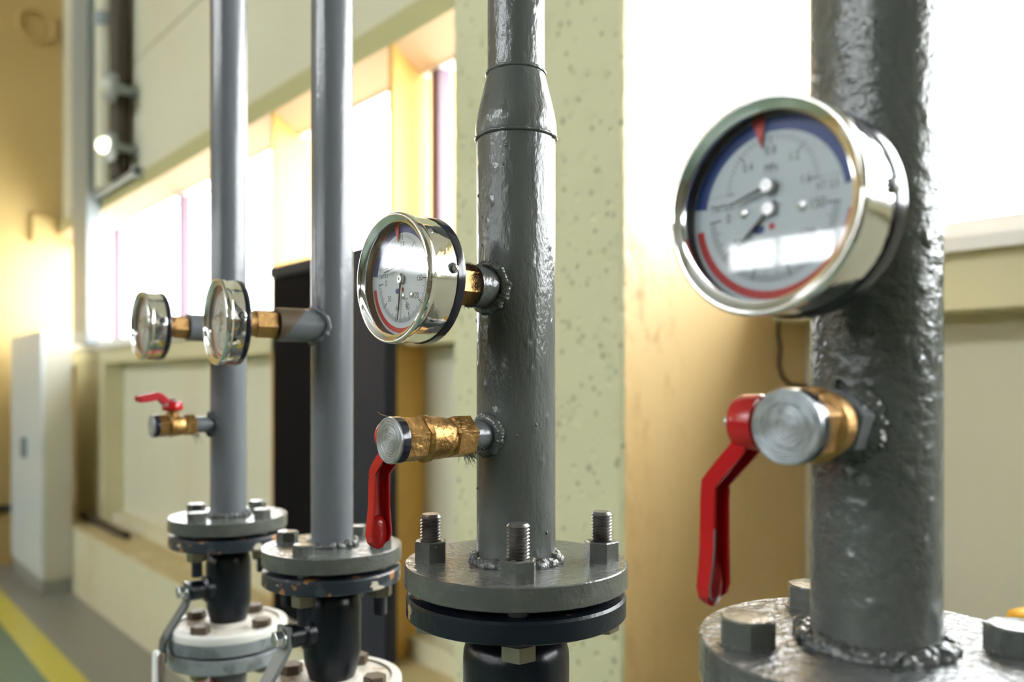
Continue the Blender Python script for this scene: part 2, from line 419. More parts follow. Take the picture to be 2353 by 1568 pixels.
def window(n, x0, x1, muls, dark_left=False):
    root = MB()
    # outer frame
    root.box(x0, x1, YR - .012, YR + .06, ZH, ZL + .01)
    f = struct('window_%d' % n, root, 'frame_white')
    MB().box(x0, x1, YR - .012, YR + .06, 1.92, ZS).build('bottom_rail', 'frame_warm', f, 0)
    ml = MB()
    for x in muls: ml.box(x - .028, x + .028, YR - .01, YR + .05, ZS, ZH)
    if muls: ml.build('window_frame', 'mullion', f, 0)
    ed = [x0] + list(muls) + [x1]
    for i in range(len(ed) - 1):
        MB().box(ed[i] + .022 * (i > 0), ed[i + 1] - .022 * (i < len(ed) - 2), YR + .02, YR + .024, ZS, ZH).build('window_pane', 'window_glass', f, 0)
window(1, XL, -3.773, [-6.98, -5.45])
window(2, -3.749, -2.711, [])
window(3, -2.679, -1.56, [-2.585])
window(4, -1.026, XR, [1.4])

# end wall, with its own high windows
zw0, zw1 = 2.93, 3.33
m = MB(); m.box(XL - .3, XL, YS, 2.15, 0, zw0); m.box(XL - .3, XL, YS, 2.15, zw1, ZC)
m.box(XL - .3, XL, -3.2, 2.15, zw0, zw1); m.box(XL - .3, XL, YS, -7.6, zw0, zw1); m.box(XL - .3, XL, -4.6, -4.42, zw0, zw1)
struct('wall_west', m, 'wall_warm')
for n, (a, b) in ((5, (-4.42, -3.2)), (6, (-7.6, -4.6))):
    f = struct('window_%d' % n, MB().box(XL - .2, XL - .12, a, b, zw0, zw0 + .05).box(XL - .2, XL - .12, a, b, zw1 - .05, zw1), 'frame_white')
    MB().box(XL - .17, XL - .165, a, b, zw0 + .05, zw1 - .05).build('window_pane', 'window_glass', f, 0)
# wall behind the photographer: strip window, plus an upper strip added for front light
s0, s1 = 3.28, 3.75
u0, u1 = 6.0, 7.4
m = MB(); m.box(XL, XR, YS - .3, YS, 0, s0); m.box(XL, XR, YS - .3, YS, s1, u0); m.box(XL, XR, YS - .3, YS, u1, ZC)
for a, b in ((s0, s1), (u0, u1)): m.box(XL, -7.6, YS - .3, YS, a, b); m.box(2.5, XR, YS - .3, YS, a, b)
struct('wall_south', m, 'hall_wall')
for n, a, b in ((7, s0, s1), (8, u0, u1)):
    f = struct('window_%d' % n, MB().box(-7.6, 2.5, YS - .2, YS - .12, a, a + .03).box(-7.6, 2.5, YS - .2, YS - .12, b - .03, b), 'frame_white')
    g = MB()
    for x in [-7.6 + .93 * k for k in range(1, 11)]: g.box(x - .015, x + .015, YS - .2, YS - .12, a, b)
    g.build('window_frame', 'frame_white', f, 0)
    MB().box(-7.6, 2.5, YS - .17, YS - .165, a, b).build('window_pane', 'window_glass', f, 0)
m = MB(); m.box(XR, XR + .3, YS, 2.15, 0, ZC); struct('wall_east', m, 'hall_wall')  # unseen wall, set close and dark to cut the fill light at right

# ledge and skirting along the window wall
struct('wall_ledge', MB().box(XL, -1.568, 1.542, 1.885, 0, .495), 'ledge')
struct('trim_4', MB().box(XL, -1.568, 1.540, 1.885, .495, .507), 'ledge_top', label='dusty tan top of the low ledge')
struct('baseboard_north', MB().box(-6.72, -1.568, 1.80, 1.886, .507, .59), 'ledge')

# concrete column: slightly wavy arrises
def column():
    vs = []; fs = []
    x0, x1, y0, y1 = -1.568, -1.0264, 1.19, 2.1
    n = 420
    cx = 5
    ring = [(x0, y1), (x0, y0 + .03), (x0, y0 + .006), (x0 + .006, y0), (x0 + .03, y0), (x1 - .03, y0), (x1 - .006, y0), (x1, y0 + .006), (x1, y0 + .03), (x1, y1)]
    for k in range(n + 1):
        z = ZC * k / n
        for i, (x, y) in enumerate(ring):
            dx = dy = 0
            if i in (2, 3): dx = .004 * mnoise.noise(Vector((3, i * .3, z * 22))) + .002 * mnoise.noise(Vector((9, i * .3, z * 70)))
            if i in (6, 7): dx = .003 * mnoise.noise(Vector((7, i * .3, z * 25))) + .002 * mnoise.noise(Vector((5, i * .3, z * 80)))
            vs.append((x + dx, y + dy, z))
    r = len(ring)
    mi = []
    for k in range(n):
        for i in range(r):
            j = (i + 1) % r
            fs.append((k * r + i, k * r + j, (k + 1) * r + j, (k + 1) * r + i)); mi.append(1 if i in (7, 8) else 0)
    m = MB(); m.add(vs, fs); m.mi = mi
    return struct('wall_column', m, ['concrete', 'column_side'], label='concrete column with pitted front and smooth side')
column()

# ================================================================== PIPE ASSEMBLIES
def lumpy_ring(R, r, n=160, z=0.0, seed=0, amp=.35, m=None, T=None, drop=0.0):
    m = m or MB(); pts = []; rad = []
    for i in range(n):
        a = 2 * PI * i / n
        k = mnoise.noise(Vector((math.cos(a) * R * 260, math.sin(a) * R * 260, seed)))
        k2 = mnoise.noise(Vector((math.cos(a) * R * 90, math.sin(a) * R * 90, seed + 9)))
        pts.append(((R + r * amp * k2 * .6) * math.cos(a), (R + r * amp * k2 * .6) * math.sin(a), z + r * amp * k * .5))
        rad.append(r * (1 + amp * k))
    m.tube(pts, rad, 10, True, T)
    return m

def saddle_ring(Rp, rs, r, seed=0, n=220, m=None, amp=.35):
    """weld bead where a stub of radius rs leaves a pipe of radius Rp towards -y"""
    m = m or MB(); pts = []; rad = []
    for i in range(n):
        a = 2 * PI * i / n
        x, z = rs * math.cos(a), rs * math.sin(a)
        y = -math.sqrt(max(Rp * Rp - x * x, 0))
        k = mnoise.noise(Vector((x * 220, z * 220, seed))) + .5 * mnoise.noise(Vector((x * 700, z * 700, seed)))
        pts.append((x, y - r * .1 + r * .3 * k, z)); rad.append(r * (1 + amp * k))
    m.tube(pts, rad, 10, True)
    return m

def hex_bolt(name, parent, x, y, z, r, h, m, rot, washer=None, dome=True):
    b = MB()
    T = Tr(x, y, z)
    b.hexp(r, 0, h, T, ch=.07, rot=rot)
    if dome: b.lathe([(r * .86, h - .0002), (r * .84, h + .0006), (r * .5, h + .001), (0, h + .0011)], 24, T, cap=False)
    b.lathe([(r * 1.02, 0), (r * 1.02, .0006), (0, .0006)], 24, T, cap=False)
    return b.build(name, m, parent, 30)

def threaded(parent, name, x, y, z0, z1, r, m, pitch=.0023, chamf=True):
    b = MB(); prof = []
    z = z0
    while z < z1 - pitch:
        prof += [(r * .84, z), (r * .84, z + pitch * .15), (r, z + pitch * .5), (r, z + pitch * .62)]
        z += pitch
    prof += [(r * .9, z), (r * .82, z1), (0, z1)]
    b.lathe(prof, 32, Tr(x, y, 0))
    return b.build(name, m, parent, 25)

def flange_disc(R, z0, z1, ri=0, ch=.0008):
    return MB().lathe([(ri, z0), (R - ch, z0), (R, z0 + ch), (R, z1 - ch), (R - ch, z1), (ri, z1)], 160, cap=False)

def ring_pos(r, deg):   # angle measured in camera-aligned plan: 0 = image right, 90 = away from camera
    a = math.radians(deg)
    cx, cz = r * math.cos(a), r * math.sin(a)      # camera X, camera depth
    # camera X axis in world = (.6613,.7501); depth axis = (-.7501,.6613)
    return (cx * .6613 - cz * .7501, cx * .7501 + cz * .6613)

PIPES = {
 4: dict(x=-.1805, zf=-.129, r=.0303, R=.0850, th=.0215),
 3: dict(x=-.448, zf=-.1326, r=.0293, R=.0825, th=.0165),
 2: dict(x=-.7256, zf=-.1633, r=.0207, R=.0690, th=.0155),
 1: dict(x=-.9874, zf=-.1656, r=.0217, R=.0705, th=.0155),
}
YROW = .399
TURN = {k: math.radians(v) for k, v in {4: -1, 3: 0, 2: -6, 1: -2}.items()}
TAPTURN = {4: 0.0, 3: 0.0, 1: 0.0}
def reach(k, px, th):
    """distance from the riser axis at which a fitting turned by th is seen at photo column px"""
    u = (px - 1176) / 1850; a = (.6613 * u - .7501) / (.7501 * u + .6613)
    x0 = PIPES[k]['x']
    return (a * YROW - x0) / (math.sin(th) + a * math.cos(th))
TOP = ZC - EYE

def hexrot(k): return math.radians(k)

def pipe_thing(k, label):
    p = PIPES[k]
    z0 = EYE + p['zf']
    t = thing('flanged_pipe', label, 'pipe', (p['x'], YROW, z0), 'painted risers standing in a row along the window wall')
    return t, p, z0

# ---------------- riser 3 (sharp one, with reducer)
t, p, z0 = pipe_thing(3, 'glossy grey riser narrowing at a bulging reducer, centre of the photo')
def zp(y): return EYE + (878 - y) / 1850 * .6 - z0
W1, W2 = zp(172), zp(322)
MB().lathe([(p['r'], .001), (p['r'], W2)], 96, cap=False).build('lower_pipe', 'paint', t, 60)
MB().lathe([(.0213, W1), (.0213, TOP - p['zf'])], 96, cap=False).build('upper_pipe', 'paint', t, 60)
prof = [(p['r'], W2), (.0302, W2 + .004), (.0300, W2 + .010), (.0287, W2 + .018), (.0262, W2 + .029), (.0240, W2 + .038), (.0224, W2 + .0445), (.0216, W1)]
MB().lathe(prof, 96, cap=False).build('reducer', 'paint', t, 60)
lumpy_ring(p['r'] + .0002, .0015, z=W2, seed=1, amp=.55).build('weld_bead', 'paint', t, 70)
lumpy_ring(.0215, .0013, z=W1, seed=2, amp=.55).build('weld_bead', 'paint', t, 70)
b = MB(); lumpy_ring(p['r'] + .001, .0042, z=.0012, seed=5, amp=.75, m=b); lumpy_ring(p['r'] + .004, .0028, z=.0008, seed=8, amp=1.0, m=b)
b.build('weld_bead', 'flange_rough', t, 70)
flange_disc(p['R'], -p['th'], 0, p['r'] * .6).build('flange', 'flange', t, 30)
for i, (a, rot, hh) in enumerate(((181, 20, .0), (271, 12, .0), (-2, 30, 0), (89, 0, 0))):
    x, y = ring_pos(.0635, a)
    b = MB(); T = Tr(x, y, 0)
    b.hexp(.0128, 0, .0148, T, ch=.10, rot=hexrot(rot)); nt_ = b.build('nut', 'flange', t, 30)
    threaded(t, 'stud', x, y, .0100, (.0345, .0385, .0365, .036)[i], .0078, 'steel_thread')
    nb = MB(); nb.hexp(.0128, -.0520, -.0415, T, ch=.08, rot=hexrot(rot + 10), bot=True, top=False); nb.build('nut', 'nut_brass', t, 30)
    MB().lathe([(.0075, -.0418), (.0075, -p['th'])], 20, T).build('stud', 'paint', t, 60)
# stubs
zg = EYE + .068 - z0
MB().lathe([(.0152, .02), (.0152, .0434), (.0142, .0440), (.0125, .0440)], 64, Tr(0, 0, zg) @ OUT, cap=False).build('gauge_stub', 'paint', t, 40)
saddle_ring(p['r'], .0165, .0036, 3, amp=.5).build('weld_bead', 'paint', t, 70, loc=(0, 0, zg))
zt = EYE - .0384 - z0
MB().lathe([(.0107, .02), (.0107, .050)], 48, Tr(0, 0, zt) @ OUT, cap=False).build('tap_stub', 'paint_smooth', t, 40)
saddle_ring(p['r'], .0125, .0040, 4, amp=.35).build('weld_bead', 'paint', t, 70, loc=(0, 0, zt))
# paint drips
b = MB()
for q in range(26):
    a = rnd.uniform(-PI, 0.2); z = rnd.uniform(.01, W2 - .01); s = rnd.uniform(.0006, .0012)
    T = Tr(p['r'] * math.cos(a), p['r'] * math.sin(a), z) @ Matrix.Diagonal((s, s, s * rnd.uniform(1, 2.2), 1))
    b.lathe([(0, -1), (.6, -.8), (1, 0), (.6, .8), (0, 1)], 8, T, cap=False)
tag(b.build('paint_drips', 'paint', t, 80), None, kind='stuff')

# ---------------- riser 4 (nearest, right)
t, p, z0 = pipe_thing(4, 'thick lumpy grey riser nearest the camera, at the right')
MB().lathe([(p['r'], .001), (p['r'], TOP - p['zf'])], 96, cap=False).build('pipe', 'paint_thick', t, 60)
flange_disc(p['R'], -p['th'], 0, p['r'] * .6).build('flange', 'flange_rough', t, 30)
b = MB(); lumpy_ring(p['r'] + .001, .0038, z=.002, seed=15, amp=.7, m=b); lumpy_ring(p['r'] + .0045, .0032, z=.001, seed=18, amp=1.1, m=b)
b.build('weld_bead', 'flange_rough', t, 70)
for i, a in enumerate((181, 347, 97)):
    x, y = ring_pos(.0635, a)
    hex_bolt('hex_bolt', t, x, y, 0, .0145, .0125, 'flange', hexrot((8, 20, 4)[i]))
    T = Tr(x, y, 0)
    MB().hexp(.0135, -.062, -.047, T, ch=.08, rot=.3, bot=True, top=False).build('nut', 'nut_brass', t, 30)
    MB().lathe([(.0078, -.048), (.0078, -p['th'])], 20, T).build('stud', 'paint', t, 60)
zg = EYE + .0727 - z0
G4R = Matrix.Rotation(TURN[4], 4, 'Z')
MB().lathe([(.0152, .02), (.0152, .056)], 64, Tr(0, 0, zg) @ G4R @ OUT, cap=False).build('gauge_stub', 'paint', t, 40)
b = saddle_ring(p['r'], .0165, .0042, 23, amp=.7).build('weld_bead', 'paint_thick', t, 70, loc=(0, 0, zg)); b.rotation_euler.z = TURN[4]
zt = EYE - .0189 - z0
MB().lathe([(.0107, .02), (.0107, .040)], 48, Tr(0, 0, zt) @ Matrix.Rotation(TAPTURN[4], 4, 'Z') @ OUT, cap=False).build('tap_stub', 'paint_thick', t, 40)
b = MB(); saddle_ring(p['r'], .0135, .0052, 24, amp=.8, m=b); b.build('weld_bead', 'paint_thick', t, 70, loc=(0, 0, zt))
lumpy_ring(.0117, .0036, 80, seed=44, amp=.8, T=Tr(0, 0, 0) @ OUT).build('weld_bead', 'paint_thick', t, 70, loc=(-.0028, -.036, zt))

# ---------------- risers 1 and 2
for k, lab, gz, gs, angs in ((2, 'smooth grey riser second from left, in front of the dark cabinet', .0553, .0572, (161, 253, 345, 73)),
                      (1, 'thin grey riser farthest left, against the bright windows', .0658, .0500, (157, 247, 337, 67))):
    t, p, z0 = pipe_thing(k, lab)
    MB().lathe([(p['r'], .001), (p['r'], TOP - p['zf'])], 80, cap=False).build('pipe', 'paint_smooth', t, 60)
    flange_disc(p['R'], -p['th'], 0, p['r'] * .6).build('flange', 'flange', t, 30)
    b = MB(); lumpy_ring(p['r'] + .001, .0036, z=.0015, seed=31 * k, amp=.8, m=b)
    b.build('weld_bead', 'flange_rough', t, 70)
    for i, a in enumerate(angs):
        x, y = ring_pos(.0525, a)
        hex_bolt('hex_bolt', t, x, y, 0, .0112, .0100, 'flange', hexrot((12, 25, 40, 5)[i]))
        T = Tr(x, y, 0)
        MB().hexp(.0115, -.0475, -.037, T, ch=.08, rot=.3 + i, bot=True, top=False).build('nut', 'nut_brass', t, 30)
        threaded(t, 'stud', x, y, -.066, -.046, .0065, 'hazard_black', .0016)
        MB().lathe([(.0060, -.0375), (.0060, -p['th'])], 20, T).build('bolt_shank', 'paint', t, 60)
    zg = EYE + gz - z0
    sb_ = MB().lathe([(.0165, .01 + (gs - .01) * q / 40) for q in range(41)] + [(.0152, gs + .0004), (.0125, gs + .0004)], 48, cap=False)
    if k == 2:
        for fi, ff in enumerate(sb_.f):
            c_ = sum((sb_.v[q] for q in ff), Vector()) / len(ff)      # here y is down, z is out
            if c_.z > .030 + (.0165 - c_.y) * .027 / .033: sb_.mi[fi] = 1
    TS = Tr(0, 0, zg) @ Matrix.Rotation(TURN[k], 4, 'Z') @ OUT
    sb_.v = [TS @ v for v in sb_.v]
    sb_.build('gauge_stub', ['paint_smooth', 'primer'], t, 40)
    saddle_ring(p['r'], .0168, .0026, 50 + k, amp=.5).build('weld_bead', 'paint_smooth', t, 70, loc=(0, 0, zg))
    if k == 1:
        zt = EYE - .052 - z0
        MB().lathe([(.0098, .01), (.0098, .045)], 40, Tr(0, 0, zt) @ OUT, cap=False).build('tap_stub', 'paint_smooth', t, 40)
        b = MB(); saddle_ring(p['r'], .0115, .0040, 61, amp=.9, m=b); b.build('weld_bead', 'lever', t, 70, loc=(0, 0, zt))

# ---------------- pressure gauges
def text_mesh(mb, s, size, x, y, zrot=0, depth=-.0):
    cu = bpy.data.curves.new('t', 'FONT'); cu.body = s; cu.size = size; cu.align_x = 'CENTER'; cu.align_y = 'CENTER'
    cu.resolution_u = 3
    o = bpy.data.objects.new('t', cu); C.objects.link(o)
    dg = bpy.context.evaluated_depsgraph_get()
    me = o.evaluated_get(dg).to_mesh()
    vs = [v.co.copy() for v in me.vertices]; fs = [list(q.vertices) for q in me.polygons]
    o.evaluated_get(dg).to_mesh_clear()
    bpy.data.objects.remove(o); bpy.data.curves.remove(cu)
    c, sn = math.cos(zrot), math.sin(zrot)
    mb.add([(x + (v.x * c - v.y * sn) * .78, depth, y + v.x * sn + v.y * c) for v in vs], fs)

def tick(mb, cx, cz, a, r0, r1, w, d):
    c, s = math.cos(a), math.sin(a)
    mb.add([(cx + r * c - k * w / 2 * s, d, cz + r * s + k * w / 2 * c) for r, k in ((r0, -1), (r1, -1), (r1, 1), (r0, 1))], [(0, 1, 2, 3)])

def band(mb, r0, r1, a0, a1, d, n=70):
    vs = []
    for i in range(n + 1):
        a = a0 + (a1 - a0) * i / n
        vs += [(r0 * math.cos(a), d, r0 * math.sin(a)), (r1 * math.cos(a), d, r1 * math.sin(a))]
    mb.add(vs, [(2 * i, 2 * i + 1, 2 * i + 3, 2 * i + 2) for i in range(n)])

def needle(parent, px, pz, a, L, d, name='needle'):
    m = MB(); c, s = math.cos(a), math.sin(a)
    pts = [(-.004, .0007), (L * .5, .0007), (L * .78, .0005), (L, .00012)]
    vs = []
    for r, w in pts:
        for k in (-1, 1):
            for dd in (0, .0003): vs.append((px + r * c - k * w * s, d - dd, pz + r * s + k * w * c))
    fs = []
    for i in range(len(pts) - 1):
        o = i * 4; q = o + 4
        fs += [(o, o + 2, q + 2, q), (o + 1, q + 1, q + 3, o + 3), (o, q, q + 1, o + 1), (o + 2, o + 3, q + 3, q + 2)]
    m.add(vs, fs); n = m.build(name, 'print', parent, 0)
    MB().lathe([(.0030, 0), (.0030, .0016), (.0026, .0021), (.0009, .0021), (.0009, .0015), (0, .0015)], 28, Tr(px, d + .0006, pz) @ OUT, cap=False).build('hub', 'zinc', n, 40)
    return n

def gauge(k, label, x, y, z, dia, back_y, na, nb_, screws, rz=0.0, lf=1.0):
    """origin on the axis at the front rim plane; faces -y"""
    t = thing('pressure_gauge', label, 'gauge', (x, y, z), 'round pressure and temperature gauges screwed to the risers', rz)
    S = dia / .086; R = dia / 2
    T = OUT  # local z -> -y : z negative = into the gauge
    L = .024 * S * lf; LB = .031 * S * lf
    # bezel: outer rim rolled over, sloping lip inwards
    bz = [(R * .985, -.0065), (R, -.0052), (R * 1.002, -.0020), (R * .985, -.0003), (R * .965, 0), (R * .945, -.0004), (R * .92, -.0016), (R * .875, -.0028), (R * .858, -.0030), (R * .858, -.0040)]
    MB().lathe(bz, 128, T, cap=False).build('bezel', 'chrome_bezel', t, 50)
    MB().lathe([(R * .80, -L), (R * .965, -L), (R * .972, -L + .001), (R * .972, -.0068), (R * .985, -.0062)], 128, T, cap=False).build('case', 'chrome', t, 40)
    MB().lathe([(0, -LB), (R * .93, -LB), (R * .985, -LB + .0015), (R * .992, -LB + .003), (R * .985, -L + .0002), (R * .90, -L + .0001)], 128, T, cap=False).build('back_ring', 'black_rubber', t, 40)
    Rd = R * .862
    MB().lathe([(R * .868, -.0035), (R * .868, -.0130 * S * min(lf, 1.0))], 96, T, cap=False).build('inner_ring', 'dark_ring', t, 60)
    g = MB().lathe([(R * .866, -.0036), (0, -.0036)], 96, T, cap=False).build('glass', 'gauge_glass', t, 60)
    d0 = .0096 * S * min(lf, 1.0)
    dl = MB().lathe([(R * .868, -d0), (0, -d0)], 96, T, cap=False).build('dial', 'dial', t, 60)
    d = d0 - .00012
    bl = MB(); band(bl, Rd * .83, Rd * .995, math.radians(8), math.radians(172), d); bl.build('blue_band', 'blue', dl, 0)
    rb = MB(); band(rb, Rd * .87, Rd * .96, math.radians(188), math.radians(352), d); rb.build('red_band', 'dred', dl, 0)
    pt = MB(); a = math.radians(98)
    c, s = math.cos(a), math.sin(a)
    tip = Vector((Rd * .66 * c, d - .0011, Rd * .66 * s)); bl_ = Vector((Rd * 1.0 * c, d - .0011, Rd * s)); sd = Vector((-s, 0, c)) * .0030 * S
    pt.add([tip, bl_ + sd, bl_ - sd], [(0, 1, 2)]); off = Vector((0, .0004, 0))
    pt.add([tip + off, bl_ + sd + off, bl_ - sd + off], [(2, 1, 0)]); pt.build('limit_pointer', 'dred', t, 0)
    pz = Rd * .24
    ink = MB()
    for i in range(33):      # pressure scale
        a = math.radians(180 - 180 * i / 32)
        big = i % 8 == 0
        tick(ink, 0, pz, a, Rd * (.46 if big else .50), Rd * .56, .00055 * S if big else .00030 * S, d)
    for i in range(76):      # temperature scale
        a = math.radians(183 + 174 * i / 75)
        big = i % 15 == 0; mid = i % 5 == 0
        tick(ink, 0, 0, a, Rd * (.63 if big else .66 if mid else .70), Rd * .78, .00065 * S if big else .00032 * S, d)
    tick(ink, 0, pz, PI, Rd * .56, Rd * .80, .00016, d); tick(ink, 0, pz, 0, Rd * .56, Rd * .80, .00016, d)
    ink.build('scale_marks', 'print', dl, 0)
    tx = MB(); fs = Rd * .135
    for s_, a, rr in (('0.4', 138, .38), ('0.8', 90, .385), ('1.2', 45, .38)):
        text_mesh(tx, s_, fs, Rd * rr * math.cos(math.radians(a)), pz + Rd * rr * math.sin(math.radians(a)), 0, d)
    text_mesh(tx, '1.6', fs, Rd * .40, pz + Rd * .005, 0, d)
    text_mesh(tx, 'MPa', fs * .9, 0, pz + Rd * .20, 0, d)
    text_mesh(tx, '\u0422\u041c\u0422\u0411\u0417', fs * .82, -Rd * .62, Rd * .10, 0, d)
    text_mesh(tx, '\u041a\u0422 2,5', fs * .82, Rd * .64, Rd * .14, 0, d)
    text_mesh(tx, '\u00b0C', fs, Rd * .12, -Rd * .40, 0, d)
    for i, s_ in enumerate(('0', '30', '60', '90', '120', '150')):
        a = math.radians(183 + 34.8 * i)
        text_mesh(tx, s_, fs * 1.15, Rd * .53 * math.cos(a), Rd * .53 * math.sin(a), 0, d)
    tx.build('numerals', 'print', dl, 0)
    lg = MB(); lg.lathe([(.0018 * S, 0), (0, .0001)], 20, Tr(-Rd * .15, d, -Rd * .20) @ OUT @ Matrix.Diagonal((1.5, 1, 1, 1)), cap=False); lg.build('logo_blue', 'blue', dl, 0)
    lg = MB(); lg.lathe([(.0014 * S, 0), (0, .0001)], 20, Tr(Rd * .01, d, -Rd * .185) @ OUT, cap=False); lg.build('logo_red', 'dred', dl, 0)
    needle(t, 0, pz, math.radians(na), Rd * .50, d0 - .0026, 'pressure_needle')
    needle(t, 0, 0, math.radians(nb_), Rd * .74, d0 - .0014, 'temperature_needle')
    for sx, sz in screws:
        MB().lathe([(.0021, 0), (.0020, .0006), (.0012, .0010), (0, .0011)], 20, Tr(Rd * sx, d, Rd * sz) @ OUT, cap=False).build('dial_screw', 'zinc', dl, 50)
    # side screw with dark hole, on the right side (+x) of the case
    for ang, rr, m_ in ((0, .0036, 'zinc'),):
        Rm = Matrix.Rotation(PI / 2, 4, 'Y')
        hole = MB().lathe([(rr, -.0020), (rr, .00015), (0, .00015)], 24, Tr(R * .972, L - .0042, .004) @ Rm, cap=False); h = hole.build('screw_hole', 'dark_gap', t, 40)
        sc = MB(); TT = Tr(R * .972 + .0003, L - .0030, .0035) @ Rm
        sc.lathe([(.0027, -.001), (.0027, .0006), (.0016, .0014), (0, .0015)], 20, TT, cap=False)
        sc.build('side_screw', 'zinc', t, 50)
        cr = MB(); cr.box(-.0017, .0017, -.0003, .0003, .0008, .0017, 0, TT @ Matrix.Rotation(.7, 4, 'Z')); cr.box(-.0003, .0003, -.0017, .0017, .0008, .0017, 0, TT @ Matrix.Rotation(.7, 4, 'Z'))
        cr.build('screw_slot', 'dark_gap', t, 0)
        a = math.radians(42)
        MB().lathe([(.0019, -.001), (.0018, .0003), (0, .0005)], 20, Tr(R * .972 * math.cos(a), L * .42, R * .972 * math.sin(a)) @ Matrix.Rotation(PI / 2 - a, 4, 'Y'), cap=False).build('case_rivet', 'zinc', t, 50)
    # stem: round neck and brass hexagon
    sb = MB(); sb.lathe([(.0085, 0), (.0085, -.004), (.0100, -.004), (.0100, back_y * .45)], 32, Tr(0, LB - .001, 0) @ OUT)
    T2 = Tr(0, LB + .001, 0) @ OUT
    return t, LB, S


GA = [
 (3, 'sharp chrome gauge in front of the centre riser, needle pointing straight down', 896, .068, .0862, .0440, 190, 262, ((.28, -.30), (.02, -.30)), 1.0),
 (4, 'largest chrome gauge, nearest at the right, blue arc along its top', 1740, .0728, .0915, .056, 196, 224, ((-.33, .0), (.36, -.02)), 1.12),
 (2, 'edge-on chrome gauge second from left, on a brass hexagon fitting', 492, .0553, .0800, .0576, 192, 250, (), .80),
 (1, 'smallest chrome gauge farthest left, edge-on before the bright window', 319, .0658, .0800, .0504, 192, 250, (), .92),
]
for (k, lab, px, z, dia, send, na, nb_, scr, lf) in GA:
    p = PIPES[k]; th_ = TURN[k]; s = reach(k, px, th_)
    t, LB, S = gauge(k, lab, p['x'] + s * math.sin(th_), YROW - s * math.cos(th_), EYE + z, dia, 0, na, nb_, scr, th_, lf)
    y0 = LB - .001               # back of case
    y1 = s - send                # stub mouth (local y)
    st = MB()
    if k in (3, 4):
        st.lathe([(.0112, y0), (.0112, y1 + .004)], 32, Matrix.Rotation(-PI / 2, 4, 'X'))
        st.hexp(.0145, y1 - (y1 - y0) * .80, y1 - .0006, Matrix.Rotation(-PI / 2, 4, 'X'), ch=.08, rot=.4, bot=True)
        o = st.build('threaded_stem', 'brass_dull', t, 30)
    else:
        mid = y0 + (y1 - y0) * .42
        R_ = Matrix.Rotation(-PI / 2, 4, 'X')
        st.lathe([(.0118, y0), (.0118, mid)], 32, R_); st.hexp(.0140, mid - .0005, y1 - .0003, R_, ch=.07, rot=.25, bot=True)
        o = st.build('threaded_stem', 'brass_dull', t, 30)
        # orange sticker under the case
        m = MB(); vs = []; R = dia / 2 * .972 + .0004
        for i in range(9):
            a = math.radians(-90 - 18 + 36 * i / 8)
            for yy in (.0085, .0085 + .010): vs.append((R * math.cos(a), yy, R * math.sin(a)))
        m.add(vs, [(2 * i, 2 * i + 1, 2 * i + 3, 2 * i + 2) for i in range(8)]); m.build('sticker', 'sticker', t, 60)
    if k == 3:
        f = MB(); fr = random.Random(3)
        for q in range(700):
            a = fr.gauss(.9, 1.1); rr = .0136; yy = y1 - .0010 - abs(fr.gauss(0, .0030))
            p0 = Vector((rr * math.cos(a), yy, rr * math.sin(a)))
            tdir = Vector((-math.sin(a), fr.gauss(0, .6), math.cos(a))).normalized() * fr.choice((-1, 1))
            out = Vector((math.cos(a), 0, math.sin(a)))
            L_ = fr.uniform(.002, .006)
            f.tube([p0, p0 + tdir * L_ * .5 + out * fr.uniform(.0004, .0012), p0 + tdir * L_ + out * fr.uniform(.0005, .003)], [.00013, .00012, .00005], 4)
        tag(f.build('hemp_wrap', 'fibre', t, 0), 'brown hemp strands wrapped round the thread', kind='stuff')

# ---------------- brass ball taps
def lever_channel(parent, path, widths, depth, th, m, side=1, name='lever', rim=None):
    """path: (x, z) list in the xz plane; channel opens towards +x side"""
    n = len(path); vs = []; fs = []; mi = []
    for i, (x, z) in enumerate(path):
        x0, z0 = path[max(i - 1, 0)]; x1, z1 = path[min(i + 1, n - 1)]
        tx, tz = x1 - x0, z1 - z0; l = math.hypot(tx, tz); tx /= l; tz /= l
        nx, nz = -tz * side, tx * side          # opening direction
        w = widths[i][0]; h = widths[i][1] * depth; q = min(th, w * .45)
        sec = [(-w, 0), (-w, h), (-w + q, h), (-w + q, th), (w - q, th), (w - q, h), (w, h), (w, 0)]
        for (a, b) in sec: vs.append((x + nx * b, a, z + nz * b))
    for i in range(n - 1):
        for k in range(8):
            l = (k + 1) % 8
            fs.append((i * 8 + k, i * 8 + l, (i + 1) * 8 + l, (i + 1) * 8 + k)); mi.append(1 if (rim and rim[0] <= i < rim[1] and k in (1,)) else 0)
    for o in (0, (n - 1) * 8):
        fs += [(o, o + 1, o + 2, o + 3), (o + 4, o + 5, o + 6, o + 7), (o, o + 3, o + 4, o + 7)]; mi += [0] * 3
    b = MB(); b.add(vs, fs); b.mi = mi
    ob = b.build(name, [m, 'bare_grey'], parent, 35)
    md = ob.modifiers.new('bevel', 'BEVEL'); md.width = .0006; md.segments = 2; md.limit_method = 'ANGLE'
    return ob

def resample(pts, step):
    out = []
    for i in range(len(pts) - 1):
        a, b = pts[i], pts[i + 1]; l = math.dist(a[:2], b[:2]); n = max(1, int(l / step))
        for k in range(n): out.append(tuple(a[j] + (b[j] - a[j]) * k / n for j in range(len(a))))
    out.append(pts[-1]); return out

